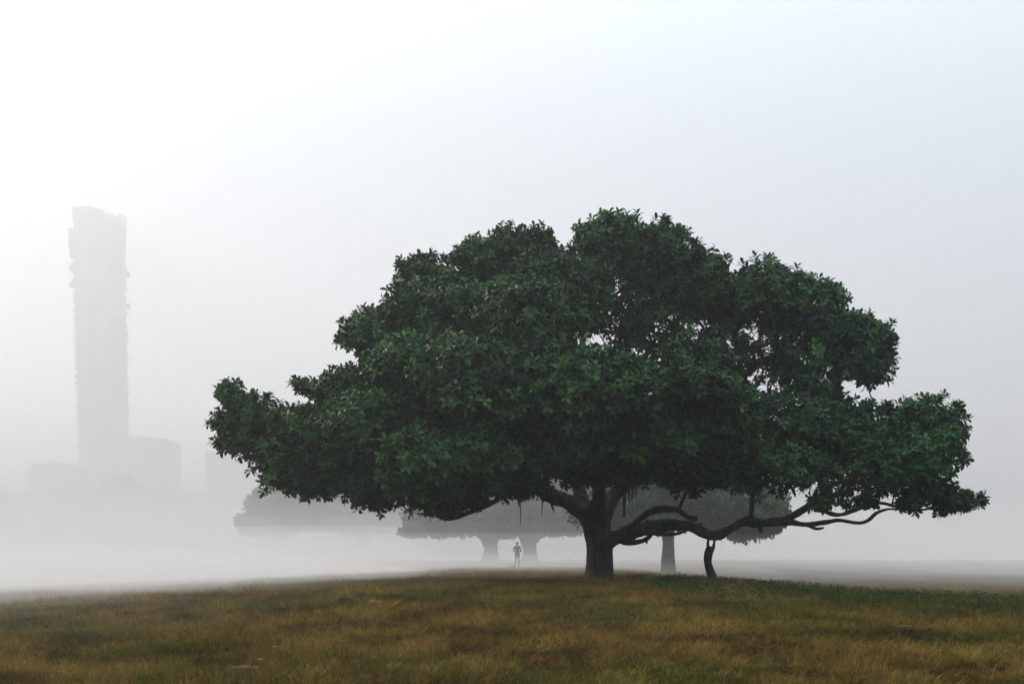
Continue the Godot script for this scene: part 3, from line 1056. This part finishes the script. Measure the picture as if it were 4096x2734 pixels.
func person() -> void:
	var foot := P(2069, 2270, 70.0)
	foot.y = height(foot.x, foot.z)
	var t := thing("person", "person in dark top and dark trousers standing alone in the mist, hands held in front", "person", foot)
	t.scale = Vector3.ONE * 0.91
	# faces away (-z); x to the right
	var flat := Vector3(1.0, 1.0, 1.45)
	bones = [
		[Vector3(0, 1.02, 0), Vector3(0, 1.16, 0), 0.135, 0.13, flat], [Vector3(0, 1.16, 0), Vector3(0, 1.34, 0.01), 0.135, 0.155, flat], [Vector3(-0.13, 1.40, 0.01), Vector3(0.13, 1.40, 0.01), 0.075, 0.075],
		[Vector3(0, 1.42, 0.0), Vector3(0, 1.53, -0.015), 0.06, 0.05],
		[Vector3(-0.09, 0.93, 0), Vector3(0.09, 0.93, 0), 0.105, 0.105],
	]
	for s in [-1.0, 1.0]:
		bones.append([Vector3(s * 0.085, 0.90, 0), Vector3(s * 0.10, 0.49, -0.01), 0.092, 0.062])
		bones.append([Vector3(s * 0.10, 0.49, -0.01), Vector3(s * 0.115, 0.10, 0.02), 0.062, 0.05])
		bones.append([Vector3(s * 0.115, 0.06, 0.03), Vector3(s * 0.135, 0.035, -0.15), 0.042, 0.032])
		var elbow := Vector3(s * (0.27 if s > 0 else 0.24), 1.12, 0.02)
		bones.append([Vector3(s * 0.18, 1.38, 0.01), elbow, 0.058, 0.045])
		bones.append([elbow, Vector3(s * 0.07, 1.07, -0.17), 0.044, 0.03])
	var v := PackedVector3Array()
	var idx := PackedInt32Array()
	nets(Vector3(-0.38, -0.02, -0.26), Vector3(0.38, 1.56, 0.2), 0.02, v, idx)
	# head with face, ears and hair, on its own finer grid
	bones = [
		[Vector3(0, 1.50, -0.01), Vector3(0, 1.56, -0.02), 0.05, 0.05], [Vector3(0, 1.61, -0.025), Vector3(0, 1.66, 0.0), 0.068, 0.086], [Vector3(0, 1.57, -0.07), Vector3(0, 1.60, -0.05), 0.035, 0.045],
		[Vector3(0, 1.635, -0.105), Vector3(0, 1.605, -0.118), 0.010, 0.014],
		[Vector3(-0.083, 1.63, 0.005), Vector3(-0.088, 1.60, 0.0), 0.014, 0.01], [Vector3(0.083, 1.63, 0.005), Vector3(0.088, 1.60, 0.0), 0.014, 0.01],
		[Vector3(-0.03, 1.655, -0.083), Vector3(-0.02, 1.655, -0.085), 0.012, 0.01], [Vector3(0.03, 1.655, -0.083), Vector3(0.02, 1.655, -0.085), 0.012, 0.01],
		[Vector3(-0.02, 1.578, -0.095), Vector3(0.02, 1.578, -0.095), 0.009, 0.009],
	]
	nets(Vector3(-0.12, 1.47, -0.15), Vector3(0.12, 1.77, 0.11), 0.009, v, idx)
	for s in [-1.0, 1.0]:
		var w := Vector3(s * 0.07, 1.07, -0.17)
		bones = [[w, w + Vector3(-s * 0.06, 0.0, -0.01), 0.028, 0.03]]
		for k in 4:
			var r := w + Vector3(-s * 0.07, 0.027 - 0.018 * k, -0.012)
			var e := r + Vector3(-s * 0.035, -0.004, 0.0)
			bones.append([r, e, 0.009, 0.0085])
			bones.append([e, e + Vector3(-s * 0.02 * (1.0 if k < 3 else 0.7), -0.006, 0.024), 0.0085, 0.007])
		bones.append([w + Vector3(-s * 0.02, 0.022, -0.01), w + Vector3(-s * 0.045, 0.05, -0.012), 0.012, 0.009])
		nets(w + Vector3(-0.15, -0.07, -0.07), w + Vector3(0.15, 0.08, 0.06), 0.006, v, idx)
	var col := PackedColorArray()
	for p in v:
		var c := Color(0.03, 0.034, 0.032)
		if p.y > 1.47 or (p.z < -0.15 and p.y > 1.0 and p.y < 1.16 and absf(p.x) < 0.09): c = Color(0.16, 0.09, 0.06)
		elif p.y < 0.98: c = Color(0.022, 0.024, 0.026)
		if p.y < 0.085: c = Color(0.03, 0.022, 0.018)
		col.append(c)
	put("body", mesh_of(v, idx, col), M.cloth, t)
	# short dark hair over the crown and the back of the head
	bones = [[Vector3(0, 1.655, 0.012), Vector3(0, 1.668, 0.004), 0.087, 0.086], [Vector3(0, 1.62, 0.04), Vector3(0, 1.65, 0.03), 0.06, 0.07]]
	var hv := PackedVector3Array()
	var hi := PackedInt32Array()
	nets(Vector3(-0.11, 1.54, -0.1), Vector3(0.11, 1.78, 0.13), 0.012, hv, hi)
	put("hair", mesh_of(hv, hi), M.dark_wood, t)


# ------------------------------------------------------------------ litter in the grass
func crumple(sx: float, sy: float, sz: float, seed_: int, n := 9) -> ArrayMesh:
	var r := FastNoiseLite.new()
	r.seed = seed_
	r.frequency = 0.9
	var v := PackedVector3Array()
	var idx := PackedInt32Array()
	for j in n + 1:
		for i in n * 2:
			var a := TAU * i / (n * 2)
			var e := -PI * 0.5 + PI * j / n
			var u := Vector3(cos(a) * cos(e), sin(e), sin(a) * cos(e))
			var k := 1.0 + 0.75 * r.get_noise_3dv(u * 1.6) + 0.3 * r.get_noise_3dv(u * 5.0)
			v.append(Vector3(u.x * sx, u.y * sy, u.z * sz) * k)
	for j in n:
		for i in n * 2:
			var a := j * n * 2 + i
			var b := j * n * 2 + (i + 1) % (n * 2)
			idx.append_array(PackedInt32Array([a, a + n * 2, b, b, a + n * 2, b + n * 2]))
	return mesh_of(v, idx)


func scrap(called: String, label: String, category: String, px: float, py: float, size: Vector3, mat: Material, seed_: int, from := 8.0) -> void:
	# walk out along the sight line until it meets the field
	var d := from
	while d < 110.0:
		var p := P(px, py, d)
		if p.y <= height(p.x, p.z) + 0.05: break
		d += 0.1
	var at := P(px, py, d)
	var o := put(called, crumple(size.x, size.y, size.z, seed_), mat, self)
	o.position = Vector3(at.x, height(at.x, at.z) + size.y * 0.4 + 0.03, at.z)
	tag(o, label, category, "litter lying in the grass")


func litter() -> void:
	scrap("plastic_bag", "pale bulging plastic bag on the ground at the person's feet", "bag", 2045, 2272, Vector3(0.28, 0.17, 0.2), M.white_plastic, 1, 67.0)
	scrap("plastic_scrap", "small white plastic scrap in the grass left of the person", "litter", 1962, 2292, Vector3(0.14, 0.07, 0.1), M.white_plastic, 2, 45.0)
	scrap("red_bag", "small red plastic bag in the grass between person and camera", "bag", 1893, 2308, Vector3(0.07, 0.1, 0.06), M.red_plastic, 3)
	scrap("dead_wood", "short dark piece of dead wood lying in grass on the left", "wood", 1392, 2402, Vector3(0.20, 0.055, 0.07), M.dark_wood, 4)
	scrap("faded_rag", "faded pinkish rag right of the dark dead wood", "rag", 1500, 2410, Vector3(0.12, 0.04, 0.08), M.pink, 5)
	scrap("paper_scrap", "long pale torn paper near the bottom edge of the field", "litter", 980, 2672, Vector3(0.16, 0.03, 0.06), M.paper, 6)
	scrap("paper_scrap", "tiny pale paper above the long torn paper", "litter", 1104, 2590, Vector3(0.045, 0.025, 0.03), M.white_plastic, 7)
	scrap("paper_scrap", "tiny pale paper just right of the long torn paper", "litter", 1036, 2637, Vector3(0.045, 0.022, 0.03), M.white_plastic, 8)
	scrap("paper_scrap", "bent pale paper in tall brown grass on the right", "litter", 3622, 2514, Vector3(0.11, 0.04, 0.05), M.paper, 9)
	scrap("plastic_scrap", "flat pale plastic sheet in misty grass on the right", "litter", 3640, 2318, Vector3(0.7, 0.06, 0.3), M.white_plastic, 11, 40.0)
	scrap("plastic_scrap", "white plastic scrap in grass right of the prop post", "litter", 3270, 2302, Vector3(0.1, 0.06, 0.08), M.white_plastic, 12, 36.0)
	scrap("plastic_scrap", "white plastic scrap in misty grass far left of the trunk", "litter", 1262, 2292, Vector3(0.14, 0.06, 0.1), M.white_plastic, 13, 40.0)
	scrap("plastic_scrap", "pale scrap at the grey misty edge of the left grass", "litter", 170, 2432, Vector3(0.09, 0.03, 0.05), M.paper, 14)
